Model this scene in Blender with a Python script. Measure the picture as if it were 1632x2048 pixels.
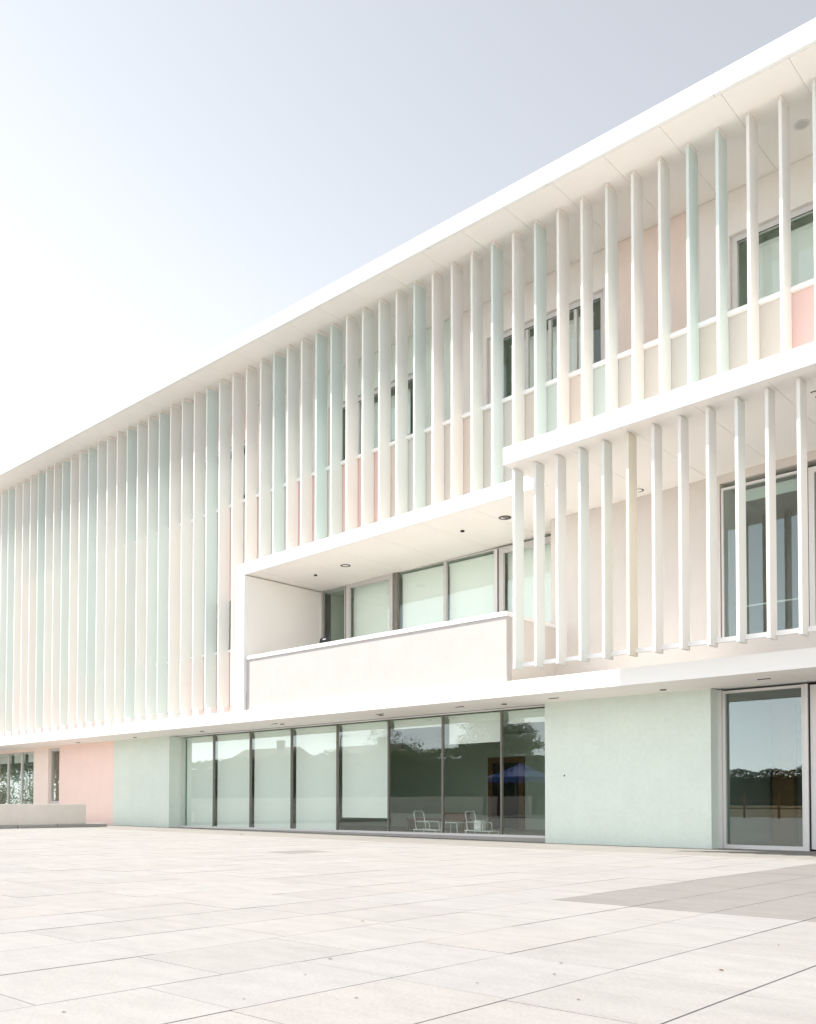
import bpy, bmesh, math, random
from mathutils import Vector, Matrix, noise as mnoise

random.seed(7)
sc = bpy.context.scene
for o in list(bpy.data.objects):
    bpy.data.objects.remove(o)

# ------------------------------------------------------------------ camera, sky, sun, exposure
CAM = Vector((0.0, 0.0, 1.0))
YAW, PITCH, ROLL, FPX, CY = -0.7380463, 0.0278741, 0.00098563, 1828.96, 1557.868
fw = Vector((math.sin(YAW), math.cos(YAW), 0)); rt = Vector((math.cos(YAW), -math.sin(YAW), 0)); up = Vector((0, 0, 1))
W_ = math.cos(PITCH) * fw + math.sin(PITCH) * up
U2 = -math.sin(PITCH) * fw + math.cos(PITCH) * up
R_ = math.cos(ROLL) * rt + math.sin(ROLL) * U2
U_ = -math.sin(ROLL) * rt + math.cos(ROLL) * U2
cam = bpy.data.cameras.new('camera')
cam.sensor_fit = 'HORIZONTAL'; cam.sensor_width = 36.0
cam.lens = FPX / 1632.0 * 36.0
cam.shift_y = (CY - 1024.0) / 1632.0
cam.clip_start = 0.05; cam.clip_end = 2000.0
camo = bpy.data.objects.new('camera', cam)
m = Matrix((R_, U_, -W_)).transposed().to_4x4(); m.translation = CAM
camo.matrix_world = m
sc.collection.objects.link(camo); sc.camera = camo

SUN_DIR = Vector((0.74, 0.42, -1.0)).normalized()          # the way the light travels
world = bpy.data.worlds.new('World'); sc.world = world; world.use_nodes = True
wn = world.node_tree
sky = wn.nodes.new('ShaderNodeTexSky'); sky.sky_type = 'NISHITA'; sky.sun_disc = False
sky.sun_elevation = math.asin(-SUN_DIR.z)
sky.sun_rotation = math.atan2(-SUN_DIR.x, -SUN_DIR.y)
sky.air_density = 0.5; sky.dust_density = 0.12; sky.ozone_density = 1.0
bg = wn.nodes['Background']; bg.inputs['Strength'].default_value = 0.132
hs = wn.nodes.new('ShaderNodeHueSaturation'); hs.inputs['Saturation'].default_value = 0.20; hs.inputs['Hue'].default_value = 0.487
wn.links.new(sky.outputs[0], hs.inputs['Color']); wn.links.new(hs.outputs[0], bg.inputs[0])
sun = bpy.data.lights.new('sun', 'SUN'); sun.energy = 2.8; sun.angle = math.radians(0.53); sun.color = (1.0, 0.94, 0.87)
suno = bpy.data.objects.new('sun', sun); suno.rotation_euler = SUN_DIR.to_track_quat('-Z', 'Y').to_euler()
suno.location = (-20, -20, 40); sc.collection.objects.link(suno)
vs = sc.view_settings
vs.view_transform = 'Standard'; vs.look = 'None'; vs.gamma = 1.0; vs.use_curve_mapping = False
vs.exposure = 1.58
sc.render.engine = 'CYCLES'
sc.cycles.max_bounces = 10; sc.cycles.diffuse_bounces = 6; sc.cycles.glossy_bounces = 5
sc.cycles.transparent_max_bounces = 16

# ------------------------------------------------------------------ helpers
COL = sc.collection

def link(o, parent=None):
    COL.objects.link(o)
    if parent is not None:
        o.parent = parent
    return o

def tag(o, label, cat, group=None):
    o['label'] = label; o['category'] = cat
    if group: o['group'] = group
    return o

def empty(name, loc=(0, 0, 0)):
    o = bpy.data.objects.new(name, None); o.location = loc
    return link(o)

def meshobj(name, verts, faces, mat, parent=None, smooth=False):
    me = bpy.data.meshes.new(name); me.from_pydata(verts, [], faces); me.validate()
    if mat: me.materials.append(mat)
    if smooth: me.polygons.foreach_set('use_smooth', [True] * len(me.polygons))
    return link(bpy.data.objects.new(name, me), parent)

def lerp_tab(z, zs, vs_):
    if z <= zs[0]: return vs_[0]
    for i in range(len(zs) - 1):
        if z <= zs[i + 1]:
            t = (z - zs[i]) / (zs[i + 1] - zs[i]); return vs_[i] * (1 - t) + vs_[i + 1] * t
    return vs_[-1]

def zt(x, z):
    """lens distortion is put into the shape: long slabs slope slightly"""
    mid = 0.016 * (x + 16.0); top = -0.007 * (x + 12.0)
    return z + lerp_tab(z, [4, 6, 8.4, 11.3, 14.2, 15.2], [0, 0, mid, mid, 0, top])

BF = [(0, 3, 2, 1), (4, 5, 6, 7), (0, 1, 5, 4), (1, 2, 6, 5), (2, 3, 7, 6), (3, 0, 4, 7)]

def boxv(x0, x1, y0, y1, z0, z1, tilt=True):
    f = zt if tilt else (lambda x, z: z)
    return [(x0, y0, f(x0, z0)), (x1, y0, f(x1, z0)), (x1, y1, f(x1, z0)), (x0, y1, f(x0, z0)),
            (x0, y0, f(x0, z1)), (x1, y0, f(x1, z1)), (x1, y1, f(x1, z1)), (x0, y1, f(x0, z1))]

def box(name, x0, x1, y0, y1, z0, z1, mat, parent=None, bevel=0.0, tilt=True):
    v = boxv(x0, x1, y0, y1, z0, z1, tilt)
    if bevel <= 0:
        return meshobj(name, v, BF, mat, parent)
    bm = bmesh.new()
    vv = [bm.verts.new(p) for p in v]
    for f in BF: bm.faces.new([vv[i] for i in f])
    bmesh.ops.bevel(bm, geom=list(bm.edges), offset=bevel, segments=1, affect='EDGES', profile=0.5)
    me = bpy.data.meshes.new(name); bm.to_mesh(me); bm.free()
    me.materials.append(mat)
    return link(bpy.data.objects.new(name, me), parent)

class MB:
    """collects boxes and tubes into one mesh"""
    def __init__(s): s.v = []; s.f = []
    def box(s, x0, x1, y0, y1, z0, z1, tilt=False):
        b = len(s.v); s.v += boxv(x0, x1, y0, y1, z0, z1, tilt); s.f += [tuple(b + i for i in q) for q in BF]
    def tube(s, pts, r, n=6, closed=False):
        pts = [Vector(p) for p in pts]; k = len(pts); b = len(s.v)
        for i, p in enumerate(pts):
            if closed: d = pts[(i + 1) % k] - pts[i - 1]
            else: d = pts[min(i + 1, k - 1)] - pts[max(i - 1, 0)]
            d.normalize()
            a = d.cross(Vector((0, 0, 1)))
            if a.length < 1e-3: a = d.cross(Vector((1, 0, 0)))
            a.normalize(); c = d.cross(a)
            rr = r[i] if isinstance(r, (list, tuple)) else r
            for j in range(n):
                t = 2 * math.pi * j / n
                s.v.append(tuple(p + (a * math.cos(t) + c * math.sin(t)) * rr))
        for i in range(k if closed else k - 1):
            i2 = (i + 1) % k
            for j in range(n):
                j2 = (j + 1) % n
                s.f.append((b + i * n + j, b + i * n + j2, b + i2 * n + j2, b + i2 * n + j))
        if not closed:
            s.f.append(tuple(b + j for j in range(n))[::-1]); s.f.append(tuple(b + (k - 1) * n + j for j in range(n)))
    def disc(s, c, r, h, n=24, r_in=0.0):
        b = len(s.v); cx, cy, cz = c
        for zz in (cz, cz - h):
            for rr in ((r, r_in) if r_in > 0 else (r,)):
                for j in range(n):
                    t = 2 * math.pi * j / n; s.v.append((cx + rr * math.cos(t), cy + rr * math.sin(t), zz))
        if r_in > 0:
            for j in range(n):
                k = (j + 1) % n
                o0, i0, o1, i1 = b, b + n, b + 2 * n, b + 3 * n
                s.f += [(o0 + j, o0 + k, o1 + k, o1 + j), (i0 + j, i1 + j, i1 + k, i0 + k), (o1 + j, o1 + k, i1 + k, i1 + j), (o0 + j, i0 + j, i0 + k, o0 + k)]
        else:
            s.f.append(tuple(b + j for j in range(n))); s.f.append(tuple(b + n + j for j in range(n))[::-1])
            for j in range(n):
                k = (j + 1) % n; s.f.append((b + j, b + k, b + n + k, b + n + j))
    def build(s, name, mat, parent=None, smooth=False): return meshobj(name, s.v, s.f, mat, parent, smooth)

# ------------------------------------------------------------------ materials
def mat(name, col, rough=0.7, var=0.04, scale=1.5, fine=0.03, bump=0.0, bscale=60.0, spec=0.3, streak=0.0, metal=0.0, mid=0.0):
    m = bpy.data.materials.new(name); m.use_nodes = True; nt = m.node_tree
    p = nt.nodes['Principled BSDF']
    p.inputs['Roughness'].default_value = rough; p.inputs['Specular IOR Level'].default_value = spec
    p.inputs['Metallic'].default_value = metal
    g = nt.nodes.new('ShaderNodeNewGeometry')
    def nz(sc_, det, vec=g.outputs['Position']):
        n = nt.nodes.new('ShaderNodeTexNoise'); n.inputs['Scale'].default_value = sc_; n.inputs['Detail'].default_value = det
        nt.links.new(vec, n.inputs['Vector']); return n.outputs['Fac']
    def madd(a, k, c):
        n = nt.nodes.new('ShaderNodeMath'); n.operation = 'MULTIPLY_ADD'; nt.links.new(a, n.inputs[0])
        n.inputs[1].default_value = k
        if isinstance(c, float): n.inputs[2].default_value = c
        else: nt.links.new(c, n.inputs[2])
        return n.outputs[0]
    s = madd(nz(scale, 6), 2 * var, 1.0 - var - fine)
    s = madd(nz(scale * 40, 3), 2 * fine, s)
    if mid: s = madd(nz(scale * 7, 5), 2 * mid, madd(s, 1.0, -mid))
    if streak:
        mp = nt.nodes.new('ShaderNodeMapping'); mp.inputs['Scale'].default_value = (5, 5, 0.25)
        nt.links.new(g.outputs['Position'], mp.inputs['Vector'])
        s = madd(nz(1.2, 5, mp.outputs[0]), 2 * streak, madd(s, 1.0, -streak))
    mx = nt.nodes.new('ShaderNodeVectorMath'); mx.operation = 'SCALE'; mx.inputs[0].default_value = col[:3]
    nt.links.new(s, mx.inputs['Scale']); nt.links.new(mx.outputs[0], p.inputs['Base Color'])
    if bump:
        b = nt.nodes.new('ShaderNodeBump'); b.inputs['Strength'].default_value = bump; b.inputs['Distance'].default_value = 0.01
        nt.links.new(nz(bscale, 4), b.inputs['Height']); nt.links.new(b.outputs[0], p.inputs['Normal'])
    return m

def glass_mat(name, tint, refl, wav=0.006):
    m = bpy.data.materials.new(name); m.use_nodes = True; nt = m.node_tree; nt.nodes.clear()
    out = nt.nodes.new('ShaderNodeOutputMaterial'); mix = nt.nodes.new('ShaderNodeMixShader')
    tr = nt.nodes.new('ShaderNodeBsdfTransparent'); tr.inputs[0].default_value = (*tint, 1)
    gl = nt.nodes.new('ShaderNodeBsdfGlossy'); gl.inputs['Roughness'].default_value = 0.0
    gl.inputs['Color'].default_value = (0.92, 0.97, 0.95, 1)
    lwt = nt.nodes.new('ShaderNodeLayerWeight'); lwt.inputs['Blend'].default_value = 0.5
    fr = nt.nodes.new('ShaderNodeMath'); fr.operation = 'POWER'; fr.inputs[1].default_value = 4.0
    nt.links.new(lwt.outputs['Facing'], fr.inputs[0])
    ma = nt.nodes.new('ShaderNodeMath'); ma.operation = 'MULTIPLY_ADD'; ma.inputs[1].default_value = 0.9; ma.inputs[2].default_value = refl
    ma.use_clamp = True
    g = nt.nodes.new('ShaderNodeNewGeometry'); n = nt.nodes.new('ShaderNodeTexNoise'); n.inputs['Scale'].default_value = 0.9; n.inputs['Detail'].default_value = 1
    b = nt.nodes.new('ShaderNodeBump'); b.inputs['Strength'].default_value = wav; b.inputs['Distance'].default_value = 0.05
    nt.links.new(g.outputs['Position'], n.inputs['Vector']); nt.links.new(n.outputs['Fac'], b.inputs['Height'])
    nt.links.new(b.outputs[0], gl.inputs['Normal'])
    nt.links.new(fr.outputs[0], ma.inputs[0]); nt.links.new(ma.outputs[0], mix.inputs[0])
    nt.links.new(tr.outputs[0], mix.inputs[1]); nt.links.new(gl.outputs[0], mix.inputs[2]); nt.links.new(mix.outputs[0], out.inputs[0])
    return m

def blind_mat():
    m = mat('blind_fabric', (0.91, 0.94, 0.90), 0.9, 0.02, 2.0, 0.02)
    nt = m.node_tree; p = nt.nodes['Principled BSDF']; out = nt.nodes['Material Output']
    t = nt.nodes.new('ShaderNodeBsdfTranslucent'); t.inputs[0].default_value = (0.8, 0.84, 0.78, 1)
    mx = nt.nodes.new('ShaderNodeMixShader'); mx.inputs[0].default_value = 0.05
    nt.links.new(p.outputs[0], mx.inputs[1]); nt.links.new(t.outputs[0], mx.inputs[2]); nt.links.new(mx.outputs[0], out.inputs[0])
    return m

M = {}
M['white'] = mat('white_panel', (0.88, 0.875, 0.865), 0.55, 0.02, 0.8, 0.015, 0.05, 90)
M['soffit'] = mat('soffit_panel', (0.92, 0.885, 0.845), 0.8, 0.03, 0.9, 0.02, 0.05, 70)
M['render'] = mat('cream_render', (0.89, 0.845, 0.795), 0.9, 0.05, 1.1, 0.05, 0.25, 55, streak=0.02)
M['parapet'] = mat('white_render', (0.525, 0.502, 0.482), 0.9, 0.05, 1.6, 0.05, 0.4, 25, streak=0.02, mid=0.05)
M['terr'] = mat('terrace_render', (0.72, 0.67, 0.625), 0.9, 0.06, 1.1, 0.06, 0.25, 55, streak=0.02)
M['mint'] = mat('mint_render', (0.72, 0.80, 0.725), 0.9, 0.06, 1.4, 0.05, 0.6, 22, streak=0.02, mid=0.06)
M['pink'] = mat('pink_render', (0.92, 0.72, 0.65), 0.9, 0.05, 1.4, 0.05, 0.6, 22, streak=0.02, mid=0.05)
M['blush'] = mat('blush_render', (0.90, 0.765, 0.69), 0.9, 0.05, 1.2, 0.05, 0.3, 45)
M['fin_w'] = mat('fin_warm_white', (0.80, 0.78, 0.745), 0.6, 0.03, 0.9, 0.03, 0.08, 80, streak=0.015)
M['fin_g'] = mat('fin_grey_green', (0.755, 0.775, 0.745), 0.6, 0.03, 0.9, 0.03, 0.08, 80, streak=0.015)
M['fin_t'] = mat('fin_mint', (0.655, 0.73, 0.70), 0.6, 0.03, 0.9, 0.03, 0.08, 80, streak=0.015)
M['fin_c'] = mat('fin_cream', (0.77, 0.715, 0.60), 0.6, 0.03, 0.9, 0.03, 0.08, 80, streak=0.02)
M['p_beige'] = mat('panel_beige', (0.63, 0.595, 0.545), 0.8, 0.03, 1.0, 0.03, 0.1, 60)
M['p_peach'] = mat('panel_peach', (0.655, 0.585, 0.525), 0.8, 0.03, 1.0, 0.03, 0.1, 60)
M['p_pink'] = mat('panel_pink', (0.74, 0.535, 0.495), 0.8, 0.03, 1.0, 0.03, 0.1, 60)
M['p_mint'] = mat('panel_mint', (0.58, 0.635, 0.59), 0.8, 0.03, 1.0, 0.03, 0.1, 60)
M['p_grey'] = mat('panel_grey_beige', (0.62, 0.60, 0.565), 0.8, 0.03, 1.0, 0.03, 0.1, 60)
M['alu'] = mat('aluminium_frame', (0.60, 0.585, 0.565), 0.45, 0.02, 2.0, 0.01, spec=0.5)
M['alu_w'] = mat('pale_frame', (0.74, 0.72, 0.70), 0.45, 0.02, 2.0, 0.01, spec=0.5)
M['dark'] = mat('dark_mullion', (0.22, 0.205, 0.18), 0.5, 0.02, 2.0, 0.02)
M['gasket'] = mat('black_gasket', (0.02, 0.02, 0.02), 0.6, 0.0, 2.0, 0.0)
M['glass'] = glass_mat('window_glass', (0.97, 0.995, 0.98), 0.055)
M['glass_d'] = glass_mat('entrance_glass', (0.86, 0.92, 0.90), 0.10)
M['blind'] = blind_mat()
M['room'] = mat('plaster_hedge_tint', (0.60, 0.69, 0.57), 0.9, 0.02, 1.0, 0.0)  # green of the hedge mirrored in the hall glass is put into this wall colour
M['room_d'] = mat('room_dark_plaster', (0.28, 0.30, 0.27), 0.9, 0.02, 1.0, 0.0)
M['floor'] = mat('room_floor', (0.36, 0.33, 0.30), 0.5, 0.06, 2.0, 0.02)
M['steel'] = mat('white_tube', (0.80, 0.80, 0.77), 0.4, 0.0, 1.0, 0.0)
M['black'] = mat('black_plastic', (0.02, 0.02, 0.022), 0.45, 0.0, 1.0, 0.0)
M['wood'] = mat('brown_wood', (0.20, 0.105, 0.05), 0.55, 0.12, 3.0, 0.08)
M['concrete'] = mat('cast_concrete', (0.80, 0.73, 0.665), 0.9, 0.10, 1.3, 0.08, 0.5, 30, streak=0.03)
M['kerb'] = mat('kerb_stone', (0.44, 0.415, 0.385), 0.9, 0.15, 3.0, 0.1, 0.5, 30)
M['joint'] = mat('joint_sand', (0.32, 0.285, 0.25), 0.95, 0.25, 4.0, 0.15)

def slab_mat(name, col, var=0.05):
    m = mat(name, col, 0.85, var + 0.02, 0.7, 0.05, 0.35, 35, mid=0.05)
    nt = m.node_tree; p = nt.nodes['Principled BSDF']
    src = p.inputs['Base Color'].links[0].from_socket
    g = nt.nodes.new('ShaderNodeNewGeometry')
    n = nt.nodes.new('ShaderNodeTexNoise'); n.inputs['Scale'].default_value = 2.6; n.inputs['Detail'].default_value = 8; n.inputs['Roughness'].default_value = 0.7
    mpp = nt.nodes.new('ShaderNodeMapping'); mpp.inputs['Scale'].default_value = (0.55, 1.6, 1.0); mpp.inputs['Rotation'].default_value = (0, 0, 0.25)
    nt.links.new(g.outputs['Position'], mpp.inputs['Vector']); nt.links.new(mpp.outputs[0], n.inputs['Vector'])
    r = nt.nodes.new('ShaderNodeMapRange'); r.inputs['From Min'].default_value = 0.42; r.inputs['From Max'].default_value = 0.72
    r.inputs['To Min'].default_value = 1.03; r.inputs['To Max'].default_value = 0.90
    nt.links.new(n.outputs['Fac'], r.inputs['Value'])
    v = nt.nodes.new('ShaderNodeVectorMath'); v.operation = 'SCALE'
    nt.links.new(src, v.inputs[0]); nt.links.new(r.outputs[0], v.inputs['Scale']); nt.links.new(v.outputs[0], p.inputs['Base Color'])
    return m
SLAB = [slab_mat('paving_pale', (0.32, 0.312, 0.304)), slab_mat('paving_warm', (0.317, 0.307, 0.297)), slab_mat('paving_cool', (0.314, 0.308, 0.302)), slab_mat('paving_rosy', (0.306, 0.297, 0.29), 0.07)]
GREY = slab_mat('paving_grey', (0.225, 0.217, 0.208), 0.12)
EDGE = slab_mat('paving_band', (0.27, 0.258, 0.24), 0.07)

# ------------------------------------------------------------------ ground
def gz(x): return 0.0 if x > -12 else min(0.0055 * (-12 - x), 0.26)

def struct(o): o['kind'] = 'structure'; return o

gm = mat('meadow_grass', (0.105, 0.10, 0.05), 0.95, 0.25, 0.05, 0.2)
gv, gf = [], []
xs = [-1500, -59, -12, 40, 1500]; ys = [-1500, -60, 70, 1500]
for y in ys:
    for x in xs: gv.append((x, y, gz(x) - 0.06))
for j in range(len(ys) - 1):
    for i in range(len(xs) - 1):
        a = j * len(xs) + i; gf.append((a, a + 1, a + 1 + len(xs), a + len(xs)))
struct(meshobj('ground', gv, gf, gm))

pv, pf = [], []
pxs = [-80, -59, -12, 25]
for y in (-27, 20.7):
    for x in pxs: pv.append((x, y, gz(x) - 0.012))
for i in range(3): pf.append((i, i + 1, i + 5, i + 4))
plaza = struct(meshobj('plaza', pv, pf, M['joint']))

def px(P):
    d = Vector(P) - CAM; z = d.dot(W_)
    if z < 0.3: return None
    return (816 + FPX * d.dot(R_) / z, CY - FPX * d.dot(U_) / z)

rows = [8.0 - 0.84 * i for i in range(11)]                 # to -0.4
rows = [r for r in rows if r > -0.2] + [-0.30, -1.14, -1.97, -2.80, -3.64, -4.44, -5.37]
while rows[-1] > -62: rows.append(rows[-1] - 0.86)
OFF = {-1.14: 4.77, -1.97: 3.81, -2.80: 3.85, -3.64: 3.88, -4.44: 2.14, -5.37: 3.40}
slabs = []
J = 0.0026
Y_BAND = 17.25
for i in range(len(rows) - 1):
    x1, x0 = rows[i], rows[i + 1]
    off = OFF.get(x1, random.uniform(0, 1.13))
    ys = []
    y = off - 40 * 1.13
    while y < Y_BAND - 0.35:
        if y > -26: ys.append(y)
        y += 1.13
    ys.append(Y_BAND)
    if x0 >= -5.4:
        ys = [q for q in ys if abs(q - 8.15) > 0.4] + [8.15]; ys.sort()
    for a, b in zip(ys[:-1], ys[1:]):
        cx, cy = (x0 + x1) / 2, (a + b) / 2
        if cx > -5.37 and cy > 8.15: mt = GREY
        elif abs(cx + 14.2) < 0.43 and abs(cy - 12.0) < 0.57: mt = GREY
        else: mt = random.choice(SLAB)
        q = [px((x, yy, gz(x))) for x in (x0, x1) for yy in (a, b)]
        area = 0
        if all(q):
            c = (sum(p[0] for p in q) / 4, sum(p[1] for p in q) / 4)
            if -60 < c[0] < 1700 and c[1] < 2110:
                area = (max(p[1] for p in q) - min(p[1] for p in q)) * (max(p[0] for p in q) - min(p[0] for p in q))
        slabs.append((area, x0 + J, x1 - J, a + J * 0.4, b - J * 0.4, mt))
slabs.sort(key=lambda s: -s[0])
SF = [(4, 5, 6, 7), (0, 1, 5, 4), (1, 2, 6, 5), (2, 3, 7, 6), (3, 0, 4, 7)]
def slab_verts(x0, x1, a, b):
    dz = random.uniform(-0.0012, 0.0012); c = 0.003
    lo = [(x, y, gz(x) - 0.03) for x, y in ((x0, a), (x1, a), (x1, b), (x0, b))]
    hi = [(x, y, gz(x) + dz + random.uniform(-0.0008, 0.0008)) for x, y in ((x0 + c, a + c), (x1 - c, a + c), (x1 - c, b - c), (x0 + c, b - c))]
    return lo + hi
rv, rf, rm = [], [], []
for k, (ar, x0, x1, a, b, mt) in enumerate(slabs):
    v = slab_verts(x0, x1, a, b)
    if k < 300 and ar > 60:
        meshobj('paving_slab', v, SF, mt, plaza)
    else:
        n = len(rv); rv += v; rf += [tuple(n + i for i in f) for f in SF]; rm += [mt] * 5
rest = meshobj('distant_paving_slabs', rv, rf, None, plaza)
mats = SLAB + [GREY]
for q in mats: rest.data.materials.append(q)
rest.data.polygons.foreach_set('material_index', [mats.index(q) for q in rm]); rest['kind'] = 'stuff'
# darker strip of paving along the foot of the building
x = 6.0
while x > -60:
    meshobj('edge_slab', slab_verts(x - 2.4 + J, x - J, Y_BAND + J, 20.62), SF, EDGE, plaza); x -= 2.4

# ------------------------------------------------------------------ the building
B = empty('civic_building', (-18, 20, 0))
B['label'] = 'long pale three-storey building with vertical fins and broad white slabs'; B['category'] = 'building'
_mw = B.location.copy()
def adopt(o, parent=B):
    """parent while keeping the world coordinates the mesh was written in"""
    o.parent = parent
    if parent is B: o.matrix_parent_inverse = Matrix.Translation(-_mw)
    return o
def part(name, *a, **k): return adopt(box(name, *a, **k))
def sub(o, parent): o.parent = parent; return o

XL, XR = -62.0, 1.5
WALL, CAN, ROOF, FIN, SPAN, BACK = 20.0, 18.1, 17.35, 18.25, 18.71, 20.45

def slab_unit(name, x0, x1, yf, yb, zb, zt_, joints, sj, soff_back, lab=None):
    """a slab core with fascia panels on the front edge and soffit panels under it"""
    core = part(name, x0 + 0.02, x1 - 0.02, yf + 0.10, yb, zb + 0.045, zt_ - 0.01, M['white'])
    js = sorted([x0] + [j for j in joints if x0 < j < x1] + [x1])
    for a, b in zip(js[:-1], js[1:]):
        sub(box('fascia_panel', a + 0.007, b - 0.007, yf, yf + 0.095, zb, zt_, M['white'], bevel=0.006), core)
    ss = sorted([x0] + [j for j in sj if x0 < j < x1] + [x1])
    for a, b in zip(ss[:-1], ss[1:]):
        sub(box('soffit_panel', a + 0.004, b - 0.004, yf + 0.115, soff_back, zb + 0.015, zb + 0.04, M['soffit']), core)
    return core

# roof
rj = [-7.55 + 4.0, -7.55] + [-11.55 - 3.62 * i for i in range(15)]
sj = [-6.10 + 1.33 * i for i in range(-42, 6)]
roof = slab_unit('roof', XL, XR, ROOF, 32.0, 15.24, 15.66, rj, sj, BACK - 0.01)
# canopy over the ground floor
canopy = slab_unit('ground_floor_canopy', XL, XR, CAN, 27.5, 3.63, 4.01, [-45.9, -38.8, -31.7, -24.5, -17.26, -10.6, -3.6],
                   [-60 + 3.55 * i for i in range(18)], 20.0)
# slab over the balcony and the deeper slab to the right of it
bal = slab_unit('balcony_slab', -24.05, -12.06, CAN, 21.9, 8.52, 8.89, [-20.54, -17.14, -13.8], [-23.0 + 1.72 * i for i in range(7)], 21.42)
rsl = slab_unit('terrace_slab', -12.05, XR, 16.38, 21.9, 8.51, 8.90, [-9.12, -5.1, -1.1], [-10.5, -9.05, -7.62, -6.20, -4.78, -3.3, -1.9], 20.41)
# floors hidden behind the fins
part('floor_slab', XL, -24.1, 18.8, 32, 8.45, 8.9, M['white'])

# wall of the ground floor
part('rear_wall', XL, XR, 31.6, 31.9, 0.0, 15.2, M['render'])
part('end_wall', XL, XL + 0.3, 20.9, 31.6, 0.0, 15.2, M['render'])
part('end_wall', XR - 0.3, XR, 21.5, 31.6, 0.0, 15.2, M['render'])
part('mint_wall', -13.37, -8.88, WALL, 20.75, -0.05, 3.655, M['mint'])
part('mint_wall', -34.85, -30.72, WALL, 20.75, 0.0, 3.655, M['mint'])
pw = [part('pink_wall', -39.54, -34.853, WALL, 20.75, 0.0, 3.655, M['pink']),
      part('pink_wall', -42.05, -40.62, WALL, 20.75, 0.0, 3.655, M['blush']),
      part('pink_wall', -62.0, -47.2, WALL, 20.75, 0.0, 3.655, M['blush'])]
part('pink_wall', -47.2, -42.05, WALL, 20.75, 3.50, 3.655, M['blush'])
part('pink_wall', -40.62, -39.54, WALL, 20.75, 3.56, 3.655, M['blush'])

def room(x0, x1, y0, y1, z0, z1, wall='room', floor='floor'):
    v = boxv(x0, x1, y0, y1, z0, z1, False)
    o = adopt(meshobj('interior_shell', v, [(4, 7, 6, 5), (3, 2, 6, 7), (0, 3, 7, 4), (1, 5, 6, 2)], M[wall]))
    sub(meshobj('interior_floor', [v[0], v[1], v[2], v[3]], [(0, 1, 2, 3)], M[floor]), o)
    return o

def glazing(name, x0, x1, y, z0, z1, cuts, fw_=0.05, mw=0.06, fmat='alu', mmat='dark', gmat='glass', depth=0.11, sill=0.06):
    """outer frame (part) > mullions and panes; cuts are mullion centres"""
    mb = MB()
    mb.box(x0, x1, y, y + depth, z0, z0 + sill); mb.box(x0, x1, y, y + depth, z1 - fw_, z1)
    mb.box(x0, x0 + fw_, y, y + depth, z0 + sill, z1 - fw_); mb.box(x1 - fw_, x1, y, y + depth, z0 + sill, z1 - fw_)
    fr = adopt(mb.build(name, M[fmat]))
    edges = [x0 + fw_]
    for c in cuts:
        sub(box('mullion', c - mw / 2, c + mw / 2, y + 0.012, y + depth - 0.005, z0 + sill, z1 - fw_, M[mmat], tilt=False), fr)
        edges += [c - mw / 2, c + mw / 2]
    edges.append(x1 - fw_)
    for a, b in zip(edges[0::2], edges[1::2]):
        sub(box('pane', a - 0.01, b + 0.01, y + 0.05, y + 0.062, z0 + sill - 0.01, z1 - fw_ + 0.01, M[gmat], tilt=False), fr)
    return fr

def blind(parent, x0, x1, y, z0, z1):
    mb = MB(); n = 12; b = 0
    # slightly wavy cloth with a bottom bar and a roll on top
    for i in range(n + 1):
        t = i / n; yy = y + 0.006 * math.sin(5 * t + x0)
        for zz in (z0, z1): mb.v.append((x0 + (x1 - x0) * t, yy, zz))
    for i in range(n): mb.f.append((2 * i, 2 * i + 2, 2 * i + 3, 2 * i + 1))
    mb.box(x0, x1, y - 0.012, y + 0.012, z0 - 0.03, z0)
    mb.box(x0, x1, y - 0.03, y + 0.05, z1 - 0.02, z1 + 0.06)
    return sub(mb.build('roller_blind', M['blind']), parent)

# long shop-front of eight panes
GY = 20.46
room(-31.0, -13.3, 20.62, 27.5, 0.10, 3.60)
cuts = [-28.52, -26.31, -24.05, -21.77, -19.46, -17.27, -15.14]
hall = glazing('hall_window', -30.72, -13.2, GY, 0.10, 3.66, cuts, fw_=0.035, mw=0.045, sill=0.07, fmat='alu_w')
sub(box('threshold', -30.72, -13.37, 20.30, GY - 0.004, 0.0, 0.105, M['kerb'], tilt=False), hall)
lefts = [-30.68] + [c + 0.03 for c in cuts]; rights = [c - 0.03 for c in cuts] + [-13.3]
drops = [0.16, 0.17, 0.17, 0.17, 0.60, 3.36, 2.80, 3.28]
for k, (a, b, d) in enumerate(zip(lefts, rights, drops)):
    gap = 0.42 if k == 0 else 0.22
    blind(hall, (a + gap) * 1.0137, (b - 0.01) * 1.0137, 20.78, d, 3.55)

# entrance at the right
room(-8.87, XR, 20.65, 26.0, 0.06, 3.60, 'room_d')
ent = glazing('entrance_screen', -8.80, -6.97, 20.46, 0.0, 3.62, [], fw_=0.06, sill=0.09, fmat='alu_w', gmat='glass_d')
sub(box('jamb', -8.879, -8.805, 20.40, 20.62, 0.0, 3.65, M['alu_w'], tilt=False), ent)
sub(box('mullion', -6.96, -6.88, 20.40, 20.62, 0.0, 3.62, M['alu_w'], tilt=False), ent)
sub(box('gasket', -6.875, -6.855, 20.45, 20.6, 0.0, 3.62, M['gasket'], tilt=False), ent)
door = glazing('entrance_door', -6.85, -5.2, 20.47, 0.04, 3.60, [], fw_=0.13, sill=0.24, fmat='alu_w', gmat='glass_d')
glazing('entrance_door', -5.15, -3.5, 20.47, 0.04, 3.60, [], fw_=0.13, sill=0.24, fmat='alu_w', gmat='glass_d')
glazing('entrance_screen', -3.4, XR, 20.46, 0.0, 3.62, [-1.0], fw_=0.06, sill=0.09, fmat='alu_w', gmat='glass_d')

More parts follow.
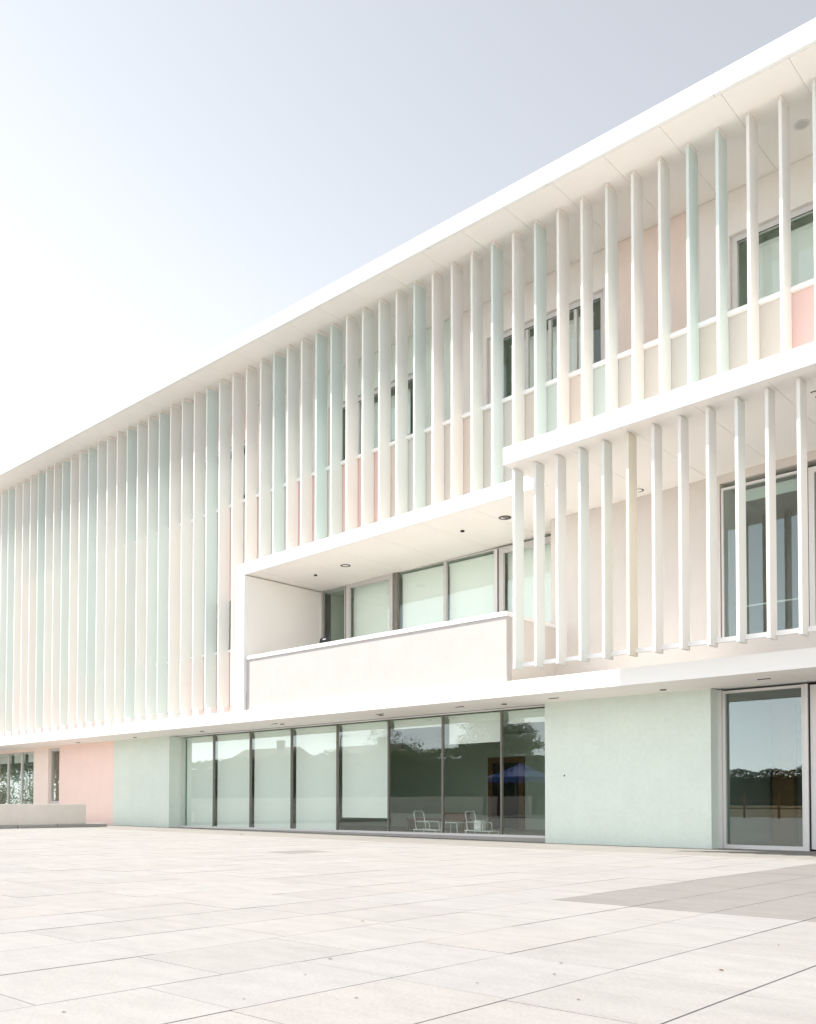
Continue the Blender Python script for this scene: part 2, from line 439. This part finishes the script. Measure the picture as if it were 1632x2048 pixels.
# windows at the far left
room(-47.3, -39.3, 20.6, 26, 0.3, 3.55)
lw = glazing('left_window', -47.2, -42.05, 20.16, 0.3, 3.50, [-45.15, -43.68], fw_=0.05, mw=0.14, mmat='alu', sill=0.1)
for a, b in ((-47.1, -45.3), (-45.0, -43.8), (-43.5, -42.1)): blind(lw, a, b, 20.42, 3.05, 3.42)
sw = glazing('narrow_window', -40.62, -39.54, 20.09, 1.02, 3.56, [], fw_=0.12, sill=0.12)
part('pink_wall', -40.62, -39.54, WALL, 20.75, 0.0, 1.02, M['blush'])

# ---- balcony
part('balcony_side_wall', -24.05, -23.60, CAN, 21.9, 4.01, 8.51, M['white'], bevel=0.006)
part('balcony_side_lining', -23.598, -23.57, CAN + 0.12, 21.4, 4.6, 8.50, M['soffit'])
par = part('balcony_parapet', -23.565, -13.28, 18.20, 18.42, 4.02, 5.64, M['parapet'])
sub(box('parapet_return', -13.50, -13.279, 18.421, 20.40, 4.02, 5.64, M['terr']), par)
sub(box('coping', -23.565, -13.24, 18.165, 18.46, 5.643, 5.76, M['white'], bevel=0.005), par)
sub(box('coping', -13.53, -13.24, 18.463, 20.39, 5.643, 5.755, M['white'], bevel=0.005), par)
part('balcony_floor', -23.6, -13.5, 18.43, 21.6, 4.9, 5.44, M['soffit'])
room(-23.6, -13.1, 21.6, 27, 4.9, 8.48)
bw = glazing('balcony_window', -23.57, -13.3, 21.40, 5.0, 8.50, [-22.36, -17.96], fw_=0.03, mw=0.10, mmat='alu')
for (a, b) in ((-22.28, -20.12), (-15.86, -13.4)):
    mb = MB()
    mb.box(a, b, 21.36, 21.45, 8.30, 8.47); mb.box(a, a + 0.16, 21.36, 21.45, 5.1, 8.30); mb.box(b - 0.14, b, 21.36, 21.45, 5.1, 8.30)
    sub(mb.build('door_frame', M['alu']), bw)
    sub(box('gasket', a - 0.045, a - 0.015, 21.38, 21.44, 5.1, 8.47, M['gasket'], tilt=False), bw)
sub(box('mullion', -20.08, -19.93, 21.39, 21.5, 5.1, 8.47, M['dark'], tilt=False), bw)
sub(box('mullion', -16.06, -15.93, 21.38, 21.5, 5.1, 8.47, M['alu_w'], tilt=False), bw)
for a, b in ((-22.0, -20.2), (-19.75, -18.03), (-17.8, -16.1), (-15.6, -13.4)): blind(bw, a * 1.0075, b * 1.0075, 21.62, 5.1, 8.36)

# ---- terrace wall on the right of the balcony
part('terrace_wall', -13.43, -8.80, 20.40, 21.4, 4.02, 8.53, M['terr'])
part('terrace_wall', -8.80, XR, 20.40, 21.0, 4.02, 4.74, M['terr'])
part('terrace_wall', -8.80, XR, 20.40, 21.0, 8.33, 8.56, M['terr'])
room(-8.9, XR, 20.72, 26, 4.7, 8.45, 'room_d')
tw = glazing('terrace_window', -8.78, -6.98, 20.43, 4.74, 8.33, [], fw_=0.05, sill=0.10, fmat='alu_w', gmat='glass_d')
sub(box('mullion', -6.975, -6.86, 20.405, 20.54, 4.74, 8.33, M['alu_w'], tilt=False), tw)
sub(box('gasket', -6.855, -6.83, 20.45, 20.54, 4.74, 8.33, M['gasket'], tilt=False), tw)
tdo = glazing('terrace_door', -6.82, -5.2, 20.42, 4.74, 8.33, [], fw_=0.12, sill=0.14, fmat='alu_w', gmat='glass_d')
glazing('terrace_window', -5.15, XR, 20.43, 4.74, 8.33, [-2.6], fw_=0.05, sill=0.10, fmat='alu_w', gmat='glass_d')
blind(tw, -8.5, -7.0, 20.8, 8.05, 8.22)
mb = MB(); mb.tube([(-8.7, 20.95, 5.62), (-5.3, 20.95, 5.62)], 0.022); adopt(mb.build('handrail', M['steel']))

# ---- fins of the terrace screen
def fin(name, x0, t, y0, d, z0, z1, mt, parent=None):
    o = box(name, x0, x0 + t, y0, y0 + d, z0, z1, mt, bevel=0.005)
    return adopt(o) if parent is None else sub(o, parent)
TF = 16.70
LB = [-0.71904 + 0.03398 * i for i in range(-0, 16)]
lowcol = 'tgwgtcwwwgwwwgww'
KEY = {'t': 'fin_t', 'g': 'fin_g', 'w': 'fin_w', 'c': 'fin_c'}
lowx = []
for k, a in enumerate(LB):
    x0 = a * TF; lowx.append(x0)
    kk = KEY['g' if (k in (0, 3, 4)) else lowcol[k]]
    if x0 < XR - 0.3: fin('terrace_fin', x0, 0.065, TF, 0.34, 4.04, 8.50, M[kk])
for k in range(len(lowx) - 1):
    if lowx[k + 1] < XR - 0.3:
        part('fin_rail', lowx[k] + 0.068, lowx[k + 1] - 0.003, 16.93, 17.0, 4.11, 4.20, M['white'])

# ---- tall fins under the roof
KN = [(0, -2.29663), (13, -1.78263), (26, -1.26284), (39, -0.79121), (52, -0.32545)]
def fa(k):
    if k <= 0: return KN[0][1] + k * 0.0395
    if k >= 52: return KN[-1][1] + (k - 52) * 0.0357
    for (i, a), (j, b) in zip(KN[:-1], KN[1:]):
        if k <= j: return a + (b - a) * (k - i) / (j - i)
cols = 'gtwgwtgwtwgtggwtggtwgwtgwwwtgwttwggwtwwwtwtwwgwwttwwg'
K0, K1 = -4, 58
fx = {k: fa(k) * FIN for k in range(K0, K1)}
LAST = 24
for k in range(K0, K1):
    if fx[k] > XR - 0.4: continue
    c = cols[k] if 0 <= k < len(cols) else random.choice('wgt')
    z0 = 4.28 if k <= LAST else 8.885
    ff = fin('facade_fin', fx[k], 0.068, FIN, 0.45, z0, 15.165, M[KEY[c]])
    sub(box('bracket', fx[k] + 0.012, fx[k] + 0.056, FIN + 0.04, FIN + 0.38, 15.168, 15.252, M['soffit']), ff)
    if k <= LAST: sub(box('foot', fx[k] + 0.004, fx[k] + 0.064, FIN + 0.03, FIN + 0.25, 4.012, 4.279, M['white']), ff)
PC = {25: 'peach', 26: 'beige', 27: 'beige', 28: 'pink', 29: 'pink', 30: 'beige', 31: 'pink', 32: 'pink', 33: 'pink', 34: 'peach', 35: 'grey', 36: 'beige', 37: 'beige',
      38: 'peach', 39: 'beige', 40: 'grey', 41: 'peach', 42: 'mint', 43: 'peach', 44: 'mint', 45: 'beige', 46: 'beige', 47: 'beige', 48: 'peach', 49: 'beige', 50: 'beige', 51: 'pink'}
for k in range(K0, K1 - 1):
    if fx[k + 1] > XR - 0.4: continue
    a, b = fx[k] + 0.004, fx[k + 1] + 0.0
    mt = M['p_' + PC.get(k, random.choice(['beige', 'peach', 'pink', 'beige', 'grey']))]
    part('spandrel_panel', a, b, SPAN, SPAN + 0.06, 8.885 if k > LAST else 8.0, 11.19, mt)
    part('sill', fx[k] + 0.071, fx[k + 1] - 0.003, SPAN - 0.09, SPAN + 0.16, 11.195, 11.285, M['white'])
    if k < LAST:
        c2 = 'pink' if k < 12 else ('beige' if k < 20 else 'pink')
        part('spandrel_panel', a, b, SPAN, SPAN + 0.06, 4.015, 6.12, M['p_' + c2])
        if k < 22: part('spandrel_panel', a, b, SPAN + 0.002, SPAN + 0.058, 6.22, 7.998, mt)
        part('sill', fx[k] + 0.071, fx[k + 1] - 0.003, SPAN - 0.09, SPAN + 0.16, 6.125, 6.21, M['white'])
part('spandrel_panel', fx[LAST] + 0.004, -24.06, SPAN, SPAN + 0.06, 4.015, 6.12, M['p_beige'])

# ---- recessed wall and windows of the top floor
def wall3(x0, x1, z0, z1, mt, y=BACK): part('upper_wall', x0, x1, y, y + 0.4, z0, z1, M[mt])
wins = [(-8.54, XR, 14.2), (-15.6, -11.84, 14.24), (-22.2, -18.36, 14.18), (-30.4, -25.95, 14.3), (-38.5, -34.0, 14.3)]
edges = [(-11.84, -11.42, 'render'), (-11.417, -9.26, 'blush'), (-9.257, -8.54, 'render'), (-18.36, -16.85, 'mint'), (-16.847, -15.6, 'render'),
         (-25.95, -22.2, 'render'), (-34.0, -30.4, 'render'), (XL, -38.5, 'render')]
for a, b, c in edges: wall3(a, b, 8.9, 15.26, c)
for (a, b, z), c in zip(wins, ('render', 'render', 'mint', 'pink', 'render')):
    wall3(a, b, z, 15.26, c); wall3(a, b, 8.9, 9.95, 'render')
cutl = [[-6.2, -3.9, -1.6], [-14.3, -13.55, -12.75], [-20.9, -19.6], [-28.9, -27.4], [-37.0, -35.5]]
for (a, b, z), cu in zip(wins, cutl):
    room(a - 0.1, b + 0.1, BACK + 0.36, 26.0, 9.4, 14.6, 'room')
    w = glazing('upper_window', a + 0.005, b - 0.005, BACK + 0.10, 9.95, z - 0.005, cu if a < -9 else [-4.9, -2.0], fw_=0.14, mw=0.09, fmat='alu_w', mmat='alu_w', gmat='glass', sill=0.1)
    sub(box('gasket', a + 0.15, b - 0.15, BACK + 0.09, BACK + 0.099, z - 0.165, z - 0.148, M['gasket'], tilt=False), w)
    if a > -31:
        for q in range(3):
            xx = a + 0.5 + (b - a - 1) * (q / 3.0)
            if q != 1 or a < -10: blind(w, xx, xx + (b - a) * 0.22, BACK + 0.5, 11.0 + 0.8 * q, z - 0.25)
# second floor strip behind the tall fins
wall3(XL, -30.0, 4.02, 8.45, 'render'); wall3(-30.0, -24.06, 8.2, 8.45, 'render'); wall3(-25.6, -24.06, 4.02, 8.2, 'render'); wall3(-30.0, -25.6, 4.02, 5.2, 'render')
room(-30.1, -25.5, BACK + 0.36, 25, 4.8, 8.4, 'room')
glazing('first_floor_window', -29.995, -25.605, BACK + 0.1, 5.2, 8.195, [-28.5, -27.0], fw_=0.1, fmat='alu_w')

# ---- lights set in the soffits
def downlight(x, y, z, r, lens, ring='black'):
    z = zt(x, z)
    a = MB(); a.disc((x, y, z + 0.012), r, 0.018, 28, r * 0.72); o = adopt(a.build('downlight', M[ring]))
    b = MB(); b.disc((x, y, z + 0.010), r * 0.72, 0.006, 28); sub(b.build('lens', M[lens]), o)
downlight(-20.55, 19.68, 8.53, 0.155, 'white'); downlight(-14.2, 19.4, 8.53, 0.165, 'dark')
downlight(-10.65, 20.0, 8.53, 0.13, 'white'); downlight(-5.73, 17.65, 8.53, 0.16, 'black')
downlight(-6.52, 19.38, 15.25, 0.16, 'alu', 'alu_w')
for (x, y) in ((-22.03, 19.76), (-15.7, 19.48)):
    a = MB(); a.disc((x, y, zt(x, 8.53)), 0.055, 0.03, 16); adopt(a.build('sprinkler_cap', M['gasket']))
for i in range(-2, 9):
    x = -27.75 + 4.5 * i
    if x > XR: break
    a = MB(); a.disc((x, 19.42, 3.642), 0.075, 0.02, 20, 0.05); o = adopt(a.build('canopy_spotlight', M['dark']))
    b = MB(); b.disc((x, 19.42, 3.640), 0.05, 0.006, 20); sub(b.build('lens', M['alu']), o)
for x in (-15.57, -12.56, -7.35, -23.37, -18.57):
    adopt(box('canopy_slot_light', x - 0.14, x + 0.14, 19.17, 19.21, 3.632, 3.65, M['gasket'], tilt=False))

# ------------------------------------------------------------------ things in and around the building
def lounge_chair(x, y, face, label):
    """white tubular lounge chair: tall back loop, seat loop, legs; face = +1 looks towards +X"""
    c = tag(empty('lounge_chair', (x, y, 0.10)), label, 'chair', 'white tube chairs in the hall')
    def P(a, b, cc): return (a * face, b, cc)
    mb = MB(); hw = 0.23
    lp = []
    for s, zz, xx in ((-1, 0.12, 0.06), (-1, 0.62, -0.04), (-0.8, 0.69, -0.05), (0.8, 0.69, -0.05), (1, 0.62, -0.04), (1, 0.12, 0.06)): lp.append(P(xx, s * hw, zz))
    mb.tube(lp, 0.016, closed=True); mb.build('back_loop', M['steel'], c)
    mb = MB(); mb.tube([P(-0.06, -hw, 0.12), P(0.86, -hw, 0.10), P(0.90, -hw * 0.8, 0.10), P(0.90, hw * 0.8, 0.10), P(0.86, hw, 0.10), P(-0.06, hw, 0.12)], 0.016, closed=True); mb.build('seat_loop', M['steel'], c)
    for xx in (-0.03, 0.85):
        for s in (-1, 1):
            mb = MB(); mb.tube([P(xx, s * hw, 0.11), P(xx, s * hw, 0.0)], 0.014); mb.build('leg', M['steel'], c)
    for s in (-1, 1):
        mb = MB(); mb.tube([P(0.0, s * hw, 0.38), P(0.55, s * hw, 0.36), P(0.60, s * hw, 0.33), P(0.62, s * hw, 0.11)], 0.013); mb.build('arm', M['steel'], c)
    return c
lounge_chair(-19.1, 21.55, 1, 'white tube chair behind the glass, left of the pair, facing right')
lounge_chair(-17.2, 21.75, 1, 'white tube chair behind the glass with a white box on its seat')
bx = box('white_box', -16.98, -16.72, 21.6, 21.85, 0.24, 0.52, M['steel'], bevel=0.01, tilt=False)
tag(bx, 'small white box on the right-hand tube chair behind the glass', 'box')
t = tag(empty('low_table', (-18.0, 21.9, 0.10)), 'low white tube table between the two chairs behind the glass', 'table')
mb = MB(); mb.box(-0.32, 0.32, -0.25, 0.25, 0.33, 0.35); mb.build('table_top', M['steel'], t)
for sx in (-0.3, 0.3):
    for sy in (-0.23, 0.23):
        mb = MB(); mb.tube([(sx, sy, 0.33), (sx * 1.1, sy, 0.0)], 0.014); mb.build('leg', M['steel'], t)
t = tag(empty('bench', (-20.6, 24.2, 0.10)), 'dark brown low bench deep inside the hall', 'bench')
mb = MB(); mb.box(-1.3, 1.3, -0.22, 0.22, 0.34, 0.42); mb.build('seat', M['wood'], t)
mb = MB(); mb.box(0.2, 1.25, 0.12, 0.2, 0.42, 0.62); mb.build('backrest', M['wood'], t)
for sx in (-1.2, 1.2):
    mb = MB(); mb.box(sx - 0.05, sx + 0.05, -0.2, 0.2, 0.0, 0.34); mb.build('leg', M['wood'], t)
# inner door and hanging lamp belong to the building
mb = MB(); mb.box(-20.85, -20.65, 27.38, 27.49, 0.1, 2.75); mb.box(-19.45, -19.25, 27.38, 27.49, 0.1, 2.75); mb.box(-20.65, -19.45, 27.38, 27.49, 2.55, 2.75)
idr = adopt(mb.build('inner_door_frame', M['wood']))
sub(box('leaf', -20.65, -19.45, 27.42, 27.47, 0.1, 2.55, M['black'], tilt=False), idr)
mb = MB(); mb.tube([(-22.1, 24, 3.6), (-22.1, 24, 2.95)], 0.008); pl = adopt(mb.build('pendant_cord', M['black']))
mb = MB(); mb.disc((-22.1, 24, 2.98), 0.17, 0.07, 20); sub(mb.build('lamp_shade', M['steel']), pl)
a = MB(); a.tube([(-12.78, 19.992, 1.74), (-12.78, 20.02, 1.74)], 0.022, 12); adopt(a.build('wall_vent', M['gasket']))
part('lobby_column', -9.4 + 0.62, -8.25, 23.4, 23.7, 0.06, 3.6, M['wood'])

# black chair on the balcony
c = tag(empty('balcony_chair', (-21.45, 19.40, 5.44)), 'black plastic chair whose back shows above the balcony parapet', 'chair')
bm = bmesh.new(); n = 12; vs1 = []
prof = []
for i in range(n + 1):
    t_ = math.pi * i / n
    prof.append((-0.26 * math.copysign(abs(math.cos(t_)) ** 0.35, math.cos(t_)), 0.42 + 0.46 * (abs(math.sin(t_)) ** 0.35)))
pts = [p for p in prof]
V, F = [], []
for yy in (0.0, 0.03):
    for (a, z) in pts: V.append((a, 0.22 + yy + 0.06 * (z - 0.42), z))
    for (a, z) in ((-0.07, 0.80), (0.07, 0.80), (0.07, 0.76), (-0.07, 0.76)): V.append((a, 0.22 + yy + 0.06 * (z - 0.42), z))
bm.free()
n1 = n + 5
F.append(tuple(range(0, n + 1))); F.append(tuple(range(n1, n1 + n + 1))[::-1])
for i in range(n): F.append((i + 1, i, n1 + i, n1 + i + 1))
F.append((0, n, n1 + n, n1))
meshobj('backrest', V, F, M['black'], c)
mb = MB(); mb.box(-0.06, 0.06, 0.205, 0.262, 0.79, 0.83); mb.build('handle_slot', M['white'], c)
mb = MB(); mb.box(-0.25, 0.25, -0.22, 0.24, 0.42, 0.45); mb.build('seat', M['black'], c)
for sx in (-0.22, 0.22):
    for sy in (-0.2, 0.22):
        mb = MB(); mb.tube([(sx, sy, 0.43), (sx * 1.15, sy * 1.1, 0.0)], 0.016); mb.build('leg', M['black'], c)

# concrete wall and its kerb at the left
w = tag(empty('concrete_wall', (-33.2, 14, 0.1)), 'low pale concrete garden wall on a grey kerb at the left', 'wall')
def wl(name, x0, x1, y0, y1, z0, z1, mt, bev): 
    o = box(name, x0, x1, y0, y1, z0, z1, mt, bevel=bev, tilt=False); o.parent = w; o.matrix_parent_inverse = Matrix.Translation(-Vector((-33.2, 14, 0.1))); return o
wl('wall_body', -33.6, -33.2, 6.0, 17.9, 0.1, 1.0, M['concrete'], 0.012)
for a, b in ((6.0, 9.2), (9.22, 12.4), (12.42, 15.1), (15.12, 16.62), (16.64, 18.66)):
    wl('kerb_stone', -33.95, -32.95, a, b, 0.06, 0.24 + random.uniform(-0.008, 0.008), M['kerb'], 0.015)

# dry leaves on the paving
leafm = mat('dry_leaf', (0.14, 0.085, 0.04), 0.8, 0.2, 8.0, 0.1)
def ground_at(x, y):
    d = R_ * ((x - 816) / FPX) + U_ * (-(y - CY) / FPX) + W_
    t = -CAM.z / d.z; return CAM + d * t
lv = [(0, 0, 0.004), (0.4, 0.28, 0.10), (1, 0.06, 0.02), (0.45, -0.3, 0.07), (0.5, 0.02, 0.0)]
lme = bpy.data.meshes.new('dry_leaf'); lme.from_pydata([(a * 0.06, b * 0.06, c_ * 0.06) for a, b, c_ in lv], [], [(0, 4, 1), (4, 2, 1), (0, 3, 4), (3, 2, 4)]); lme.materials.append(leafm)
for (x, y, s) in ((165, 1762, .9), (728, 1843.5, 1.1), (655, 1919, 1.0), (1126, 1927.5, .8), (1105, 1950, .8), (1437, 1940, 1.2), (1555, 1890, .8), (1284, 1799, .8), (484, 1999, .5), (614, 1950, .6),
                  (480, 1673, 4.0), (708, 1997, .7), (122, 2026, .7), (1152, 2000, .7), (560, 1710 - 30, 1.5), (951, 1967, .6)):
    p = ground_at(x, y)
    o = bpy.data.objects.new('dry_leaf', lme); o.location = (p.x, p.y, gz(p.x) + 0.004); o.rotation_euler = (0, 0, random.uniform(0, 6.28)); s *= 0.6; o.scale = (s, s, s)
    tag(link(o), 'tiny dry brown leaf lying on the pale paving', 'leaf', 'dry leaves on the paving')

# ------------------------------------------------------------------ what the glass mirrors: the far side of the plaza
leaf_a = mat('hedge_leaf', (0.12, 0.15, 0.07), 0.85, 0.3, 1.0, 0.2, spec=0.08)
leaf_b = mat('tree_leaf', (0.075, 0.09, 0.05), 0.85, 0.3, 1.0, 0.2, spec=0.08)
leaf_c = mat('shrub_leaf', (0.16, 0.17, 0.035), 0.85, 0.3, 1.0, 0.2, spec=0.08)
for lm in (leaf_a, leaf_b, leaf_c):
    nt = lm.node_tree; p = nt.nodes['Principled BSDF']; out = nt.nodes['Material Output']
    tl = nt.nodes.new('ShaderNodeBsdfTranslucent'); nt.links.new(p.inputs['Base Color'].links[0].from_socket, tl.inputs[0])
    ad = nt.nodes.new('ShaderNodeMixShader'); ad.inputs[0].default_value = 0.5
    nt.links.new(p.outputs[0], ad.inputs[1]); nt.links.new(tl.outputs[0], ad.inputs[2]); nt.links.new(ad.outputs[0], out.inputs[0])
bark = mat('bark', (0.09, 0.07, 0.05), 0.9, 0.2, 4.0, 0.1, 0.5, 20)
def leaves(mb, n, gen, size):
    for _ in range(n):
        p = gen(); s = size * random.uniform(0.6, 1.4)
        a = Vector((random.gauss(0, 1), random.gauss(0, 1), random.gauss(0, .6))).normalized()
        b = a.cross(Vector((random.gauss(0, 1), random.gauss(0, 1), random.gauss(0, 1)))).normalized()
        k = len(mb.v); p = Vector(p)
        mb.v += [tuple(p - a * s), tuple(p + b * s * 0.5), tuple(p + a * s), tuple(p - b * s * 0.5)]
        mb.f.append((k, k + 1, k + 2, k + 3))

h = tag(empty('hedge', (-62, -23, 0.2)), 'tall green hedge across the plaza, mirrored in the hall glass', 'hedge')
mb = MB()
def hg():
    x = random.uniform(-34, 19); top = 5.6 + 0.7 * mnoise.noise(Vector((x * 0.25, 3, 0))) + 0.4 * mnoise.noise(Vector((x * 1.1, 8, 0)))
    if random.random() < 0.35: return (x, random.uniform(-1.6, 1.6), top + random.gauss(0, 0.15))
    z = random.uniform(0.9, top); return (x, 1.7 + 0.35 * mnoise.noise(Vector((x * 0.6, z * 0.8, 1))) + random.gauss(0, 0.12), z)
leaves(mb, 22000, hg, 0.15); mb.build('foliage', leaf_a, h)
mb = MB(); mb.box(-34, 19, -1.2, 0.9, 0.0, 4.9); mb.build('branch_mass', leaf_b, h)
lw2 = box('boundary_wall', -96, -42.5, -20.6, -20.3, 0.1, 1.68, M['concrete'], tilt=False)
tag(lw2, 'long low concrete wall in front of the hedge, mirrored in the hall glass', 'wall')

def tree(x, y, hgt, cr, label, n=7000, mt=leaf_b):
    t = tag(empty('tree', (x, y, gz(x) - 0.05)), label, 'tree', 'trees across the plaza')
    mb = MB(); mb.tube([(0, 0, 0), (0.08, 0.05, hgt * 0.25), (0.0, 0.12, hgt * 0.5), (0.1, 0, hgt * 0.8)], [0.2, 0.15, 0.11, 0.04], 8)
    cl = []
    for i in range(15 if n < 10000 else 34):
        a = random.uniform(0, 6.28); r = cr * random.uniform(0.25, 0.85); z = hgt * random.uniform(0.38, 0.92)
        c_ = Vector((math.cos(a) * r, math.sin(a) * r, z)); cl.append((c_, cr * random.uniform(0.3, 0.5)))
        mb.tube([(0.02, 0.06, z * 0.62), tuple(c_ * 0.5 + Vector((0, 0, z * 0.42))), tuple(c_)], [0.06, 0.04, 0.012], 5)
    mb.build('trunk', bark, t)
    lb = MB()
    def g():
        c_, r = random.choice(cl); d = Vector((random.gauss(0, 1), random.gauss(0, 1), random.gauss(0, .8))).normalized()
        return c_ + d * r * random.uniform(0.4, 1.05) ** 0.6
    leaves(lb, n, g, 0.10); lb.build('crown', mt, t)
tree(-40.5, -13.5, 8.2, 3.0, 'leafy dark tree behind the blue gazebo, mirrored in the hall glass')
tree(-44.5, -17.0, 7.2, 2.6, 'smaller dark tree by the end of the hedge, mirrored in the hall glass')
tree(-74, 8.5, 9.5, 3.6, 'broad dark tree far left of the plaza, mirrored in the left windows', 26000)
tree(-77, 1.5, 9.0, 3.4, 'second dark tree far left of the plaza, mirrored in the left windows', 26000)
tree(-84, 13.5, 9.0, 3.6, 'third dark tree farthest left of the plaza, beyond the shrubs', 26000)
tree(-66, -30, 9.0, 3.2, 'tree rising behind the tall hedge, mirrored in the blinds', 4000)

for i, (x, y, s) in enumerate(((-49.5, 16.6, 1.9), (-52.5, 17.4, 2.1), (-47.5, 15.2, 1.6))):
    t = tag(empty('shrub', (x, y, gz(x))), ['yellow-green shrub mirrored in the far left window, middle one', 'tallest yellow-green shrub mirrored in the far left window', 'lowest yellow-green shrub mirrored in the far left window'][i], 'shrub', 'shrubs at the left')
    lb = MB()
    def g(s=s):
        d = Vector((random.gauss(0, .5), random.gauss(0, .5), 0)); return (d.x, d.y, abs(random.gauss(0.55, 0.3)) * s)
    leaves(lb, 3500, g, 0.055); lb.build('foliage', leaf_c, t)
    mb = MB()
    for q in range(4): mb.tube([(0, 0, -0.05), (random.uniform(-.3, .3), random.uniform(-.3, .3), s * 0.7)], 0.02, 5)
    mb.build('stem', bark, t)

# blue gazebo
blue = mat('blue_canvas', (0.05, 0.12, 0.42), 0.7, 0.05, 2.0, 0.02)
g_ = tag(empty('gazebo', (-36.2, -10.2, 0.1)), 'blue pop-up gazebo on the plaza, mirrored in the last hall pane', 'gazebo')
V = [(-1.7, -1.7, 2.75), (1.7, -1.7, 2.75), (1.7, 1.7, 2.75), (-1.7, 1.7, 2.75), (0, 0, 3.75), (-0.9, -0.9, 3.15), (0.9, -0.9, 3.15), (0.9, 0.9, 3.15), (-0.9, 0.9, 3.15)]
F = [(0, 1, 6, 5), (1, 2, 7, 6), (2, 3, 8, 7), (3, 0, 5, 8), (5, 6, 4), (6, 7, 4), (7, 8, 4), (8, 5, 4)]
meshobj('canopy', V, F, blue, g_)
V = [(-1.7, -1.7, 2.75), (1.7, -1.7, 2.75), (1.7, 1.7, 2.75), (-1.7, 1.7, 2.75)]; V += [(a, b, 2.4) for a, b, _ in V]
meshobj('valance', V, [(0, 1, 5, 4), (1, 2, 6, 5), (2, 3, 7, 6), (3, 0, 4, 7)], blue, g_)
for sx in (-1.65, 1.65):
    for sy in (-1.65, 1.65):
        mb = MB(); mb.tube([(sx, sy, 0), (sx, sy, 2.75)], 0.025); mb.build('leg', M['alu'], g_)

# field fence, far wood, houses, lamp
f_ = tag(empty('post_fence', (-14, -22, 0)), 'wooden post and rail fence by the field, mirrored in the entrance glass', 'fence')
for i in range(16):
    mb = MB(); mb.box(-26 + i * 2.4 - 0.07, -26 + i * 2.4 + 0.07, -0.07, 0.07, -0.1, 1.75); mb.build('post', M['wood'], f_)
for z in (0.7, 1.25):
    mb = MB(); mb.box(-26.5, 11, 0.075, 0.12, z, z + 0.1); mb.build('rail', M['wood'], f_)
fd = struct(meshobj('field', [(-140, -160, 0.9), (110, -160, 0.9), (110, -27.5, 0.02), (-44, -27.5, 0.02)], [(0, 1, 2, 3)], mat('dry_field', (0.15, 0.115, 0.065), 0.95, 0.15, 0.15, 0.1)))
mb = MB()
def wg():
    x = random.uniform(-190, 90); top = 8 + 4 * mnoise.noise(Vector((x * 0.06, 1, 0))) + 1.0 * mnoise.noise(Vector((x * 0.3, 5, 0)))
    return (x, -149.8 + random.gauss(0, 0.4), random.uniform(top - 2.0, top + 0.5))
for i in range(70):
    xx = -190 + 4 * i; mb.box(xx, xx + 4, -151.5, -150, 0, 6.9 + 4 * mnoise.noise(Vector((xx * 0.06, 1, 0))))
leaves(mb, 40000, wg, 0.28); fo = mb.build('far_wood', leaf_b); fo['kind'] = 'stuff'
tile = mat('roof_tile', (0.26, 0.22, 0.20), 0.8, 0.1, 3.0, 0.1)
for i, (x, y, lab) in enumerate(((-92, -34, 'pale house with a low grey roof beyond the hedge, farther left'), (-78, -38, 'pale house with a grey roof just beyond the hedge'))):
    hh = tag(empty('house', (x, y, 0.2)), lab, 'house', 'houses beyond the hedge')
    mb = MB(); mb.box(-6, 6, -4, 4, 0, 5.4); mb.build('wall', M['render'], hh)
    V = [(-6.4, -4.5, 5.3), (6.4, -4.5, 5.3), (6.4, 4.5, 5.3), (-6.4, 4.5, 5.3), (-5.5, 0, 8.0), (5.5, 0, 8.0)]
    r_ = meshobj('roof', V, [(0, 1, 5, 4), (2, 3, 4, 5), (1, 2, 5), (3, 0, 4), (0, 3, 2, 1)], tile, hh)
    mb = MB(); mb.box(1.5, 2.3, -0.4, 0.4, 7.2, 8.9); mb.build('chimney', M['kerb'], r_)
    for wx in (-3.5, 0, 3.5):
        mb = MB(); mb.box(wx - 0.6, wx + 0.6, 4.0, 4.03, 1.2, 2.8); mb.build('window', M['dark'], hh)
l_ = tag(empty('street_lamp', (-63.5, -19.2, 0.1)), 'thin street lamp in front of the hedge, mirrored in the blinds', 'lamp')
mb = MB(); mb.tube([(0, 0, 0), (0, 0, 7.2), (0.15, 0, 7.4)], [0.08, 0.05, 0.05]); mb.build('pole', M['alu'], l_)
mb = MB(); mb.box(0.1, 0.8, -0.09, 0.09, 7.36, 7.46); mb.build('lamp_head', M['alu'], l_)
